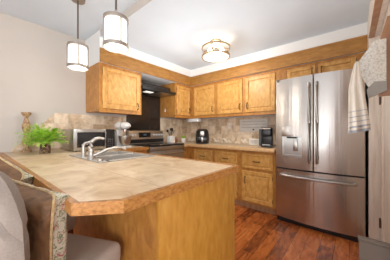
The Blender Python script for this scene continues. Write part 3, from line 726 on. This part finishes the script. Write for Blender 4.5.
# ------------------------------------------------------------------ stools and pillows
def bar_stool(front_right, deg, zt, label, w2=.46, d2=.46):
    """counter stool: local frame, seat front towards +y, then turned about the seat's front right corner"""
    a = math.radians(deg); fr = Vector((front_right[0], front_right[1], 0))
    T = Matrix.Translation(fr) @ Matrix.Rotation(a, 4, 'Z') @ Matrix.Translation(Vector((-w2/2, -d2, 0)))   # local origin: middle of the seat's rear
    r = thing('bar_stool', label, 'stool', T @ Vector((0, d2/2, 0)), 'upholstered counter stools')
    def put(name, g, m):
        bmesh.ops.transform(g.b, matrix=T, verts=g.b.verts[:]); obj(name, g, m, r)
    g = G(); w = w2/2
    def side(s):
        def f(u, v):
            t = u*2-1; z0 = .565; top = zt-.16*abs(t)**4.5
            z = z0+(top-z0)*v; e = max(0, (1-abs(t)**8)*(1-abs(2*v-1)**10))
            bulge = .038*e**.5
            seam = .02*(math.exp(-((v-.50)/.028)**2)+math.exp(-((v-.80)/.028)**2))*(e > .05)
            return (t*w, .018+s*(bulge-seam)-.02*v+.02*t*t, z)
        return f
    g.grid(side(1), 29, 25); g.grid(side(-1), 29, 25)
    bmesh.ops.remove_doubles(g.b, verts=g.b.verts[:], dist=.001)
    put('backrest', g, 'uphol')
    put('seat', G().box(-w, w, .02, d2, .50, .61, .035, 4), 'uphol_seat')
    put('seat_frame', G().box(-w+.02, w-.02, -.04, d2-.02, .455, .499), 'dark_wood')
    for sx in (-w+.04, w-.04):
        for sy in (-.01, d2-.05): put('leg', G().tube([(sx, sy, 0), (sx, sy, .456)], .02, 8, [.015, .022]), 'dark_wood')
        put('upright', G().box(sx-.02, sx+.02, -.04, -.012, .456, .60), 'dark_wood')
    put('footrest', G().box(-w+.05, w-.05, d2-.06, d2-.04, .16, .19), 'dark_wood')
    return r
bar_stool((2.03, -2.675), 25, 1.06, 'beige upholstered counter stool with rounded back, nearest the camera at the clipped counter corner')
bar_stool((1.50, -2.70), 25, .98, 'beige upholstered counter stool hidden behind the nearer one, farther along the peninsula counter')

def pillow(name, c, w, h, t, rz, rx, roll, label, top=.16):
    r = thing(name, label, 'pillow', c, 'brown satin pillows')
    m = Matrix.Translation(c) @ Matrix.Rotation(rz, 4, 'Z') @ Matrix.Rotation(rx, 4, 'X') @ Matrix.Rotation(roll, 4, 'Y')
    N = 20; K = 4
    def outline(a, b):
        pin = 1-.06*((1-a*a)*b*b+(1-b*b)*a*a); wr = .006*math.sin(9*a+5*b)+.006*math.sin(8*b-4*a)+.004*math.sin(17*a-9*b)
        return a*w/2*pin, b*h/2*pin, wr
    def sm0(a, b): return t*(top-(top+.14)*max(0, a)**4)
    def sm1(a, b): return t*max(.2, top+.04)
    def face(s, sf):
        """one cushion cover from its middle out to the seam, which sits off centre"""
        g = G()
        def q(u, v):
            a, b = math.sin((u*2-1)*PI/2), math.sin((v*2-1)*PI/2); seam = sf(a, b)
            e = max(0, (1-a**6)*(1-b**6))**.45
            x, z, wr = outline(a, b)
            return m @ Vector((x, seam+s*(t/2-s*seam)*e+wr*e, z))
        g.grid(q, N, N); return g
    obj('back_cover', face(-1, sm0), 'satin', r); obj('front_cover', face(1, sm1), 'brocade', r)
    loop = []
    for i in range(24): loop.append((math.sin((i/24*2-1)*PI/2), -1))
    for i in range(24): loop.append((1, math.sin((i/24*2-1)*PI/2)))
    for i in range(24): loop.append((math.sin((1-i/24*2)*PI/2), 1))
    for i in range(25): loop.append((-1, math.sin((1-i/24*2)*PI/2)))
    g = G(); P = []
    for a, b in loop:
        x, z, wr = outline(a, b); P.append((g.b.verts.new(m @ Vector((x, sm0(a, b), z))), g.b.verts.new(m @ Vector((x, sm1(a, b)+.001, z)))))
    for p, q in zip(P, P[1:]): g.b.faces.new([p[0], q[0], q[1], p[1]])
    obj('gusset', g, 'brocade', r)
    g = G(); g.tube([m @ Vector((outline(a, b)[0], sm0(a, b), outline(a, b)[1])) for a, b in loop], .005, 6); obj('piping', g, 'trim_cord', r)
    return r
pillow('throw_pillow', (1.975, -3.046, .792), .35, .32, .115, math.radians(24), math.radians(5), math.radians(8), 'large brown satin pillow with floral edge, on the near stool against its back', .26)
pillow('throw_pillow', (1.472, -3.068, .825), .32, .32, .115, math.radians(24), math.radians(5), math.radians(22), 'smaller brown satin pillow, upper left of the large one, beside the counter edge', .3)

# ------------------------------------------------------------------ right edge things
# board and speckled padded block hanging on it, towel on its hook
bx = G().prism([(3.022, 1.36), (3.022, 1.68), (3.060, 1.835), (3.098, 1.835), (3.098, 1.36)], -1.56, -1.53, 'y')
r = thing('hanging_rack', 'brown wooden rack board with speckled white wedge shaped block at the right edge', 'rack', (3.06, -1.55, 1.36))
obj('board', bx, 'mid_wood', r, smooth=False)
def hull(pts):
    g = G(); vs = [g.b.verts.new(p) for p in pts]; bmesh.ops.convex_hull(g.b, input=vs); return g
obj('speckled_block', hull([(3.0, -1.61, 1.69), (3.052, -1.60, 1.69), (3.0, -1.61, 1.445), (3.052, -1.60, 1.442), (2.922, -1.585, 1.575), (2.922, -1.585, 1.55), (2.984, -1.608, 1.40),
                            (3.0, -1.561, 1.69), (3.052, -1.561, 1.69), (3.0, -1.561, 1.445), (3.052, -1.561, 1.442), (2.922, -1.561, 1.575), (2.922, -1.561, 1.55), (2.984, -1.561, 1.40)]), 'speckle', r, smooth=False)
obj('lower_band', hull([(3.0, -1.6105, 1.444), (3.054, -1.602, 1.441), (2.975, -1.61, 1.35), (3.054, -1.602, 1.385), (2.984, -1.6085, 1.399), (2.965, -1.605, 1.40),
                        (3.0, -1.561, 1.444), (3.054, -1.561, 1.441), (2.975, -1.561, 1.35), (3.054, -1.561, 1.385), (2.984, -1.561, 1.399)]), 'grey_band', r, smooth=False)
obj('hook', G().tube([(2.926, -1.59, 1.57), (2.924, -1.60, 1.565), (2.922, -1.615, 1.565), (2.922, -1.617, 1.585)], .004, 8), 'hinge', r)
# towel
r = thing('dish_towel', 'cream dish towel with grey blue fringe stripes hanging before the refrigerator', 'towel', (2.92, -1.62, 1.15))
TZ1, TZ0 = 1.575, 1.150
def tow(v0, v1, off=0):
    def f(u, v):
        v = v0+(v1-v0)*v; t = u*2-1
        xl = 2.916-.034*min(1, v*2.6)**.7; xr = 2.926+.055*v**.9
        x = xl+(xr-xl)*u; z = TZ1-(TZ1-TZ0)*v+.022*(u-.2)*v*v
        y = -1.632+.014*math.sin(u*13)*min(1, .15+v)-.01*v-off
        return (x, y, z)
    return f
obj('cloth', G().grid(tow(0, 1), 33, 30), 'towel', r, solid=.004)
for v0, v1 in ((.72, .73), (.80, .812), (.87, .882), (.94, .965)):
    obj('stripe', G().grid(tow(v0, v1), 33, 3), 'towel_stripe', r, solid=.0056)
g = G()
for i in range(40):
    u = i/39; p = Vector(tow(0, 1)(u, .995)); g.tube([p, p+Vector((random.uniform(-.003, .003), 0, -.018))], .0016, 4)
obj('fringe', g, 'towel_stripe', r)
# taupe bin
r = thing('low_panel', 'taupe low panel standing by the right wall in the lower right corner', 'panel', (3.0, -1.89, 0))
obj('board', G().box(2.925, 3.155, -1.91, -1.88, .0, .60, .003), 'taupe', r)
obj('cap', G().box(2.922, 3.158, -1.914, -1.876, .601, .612, .002), 'taupe', r)
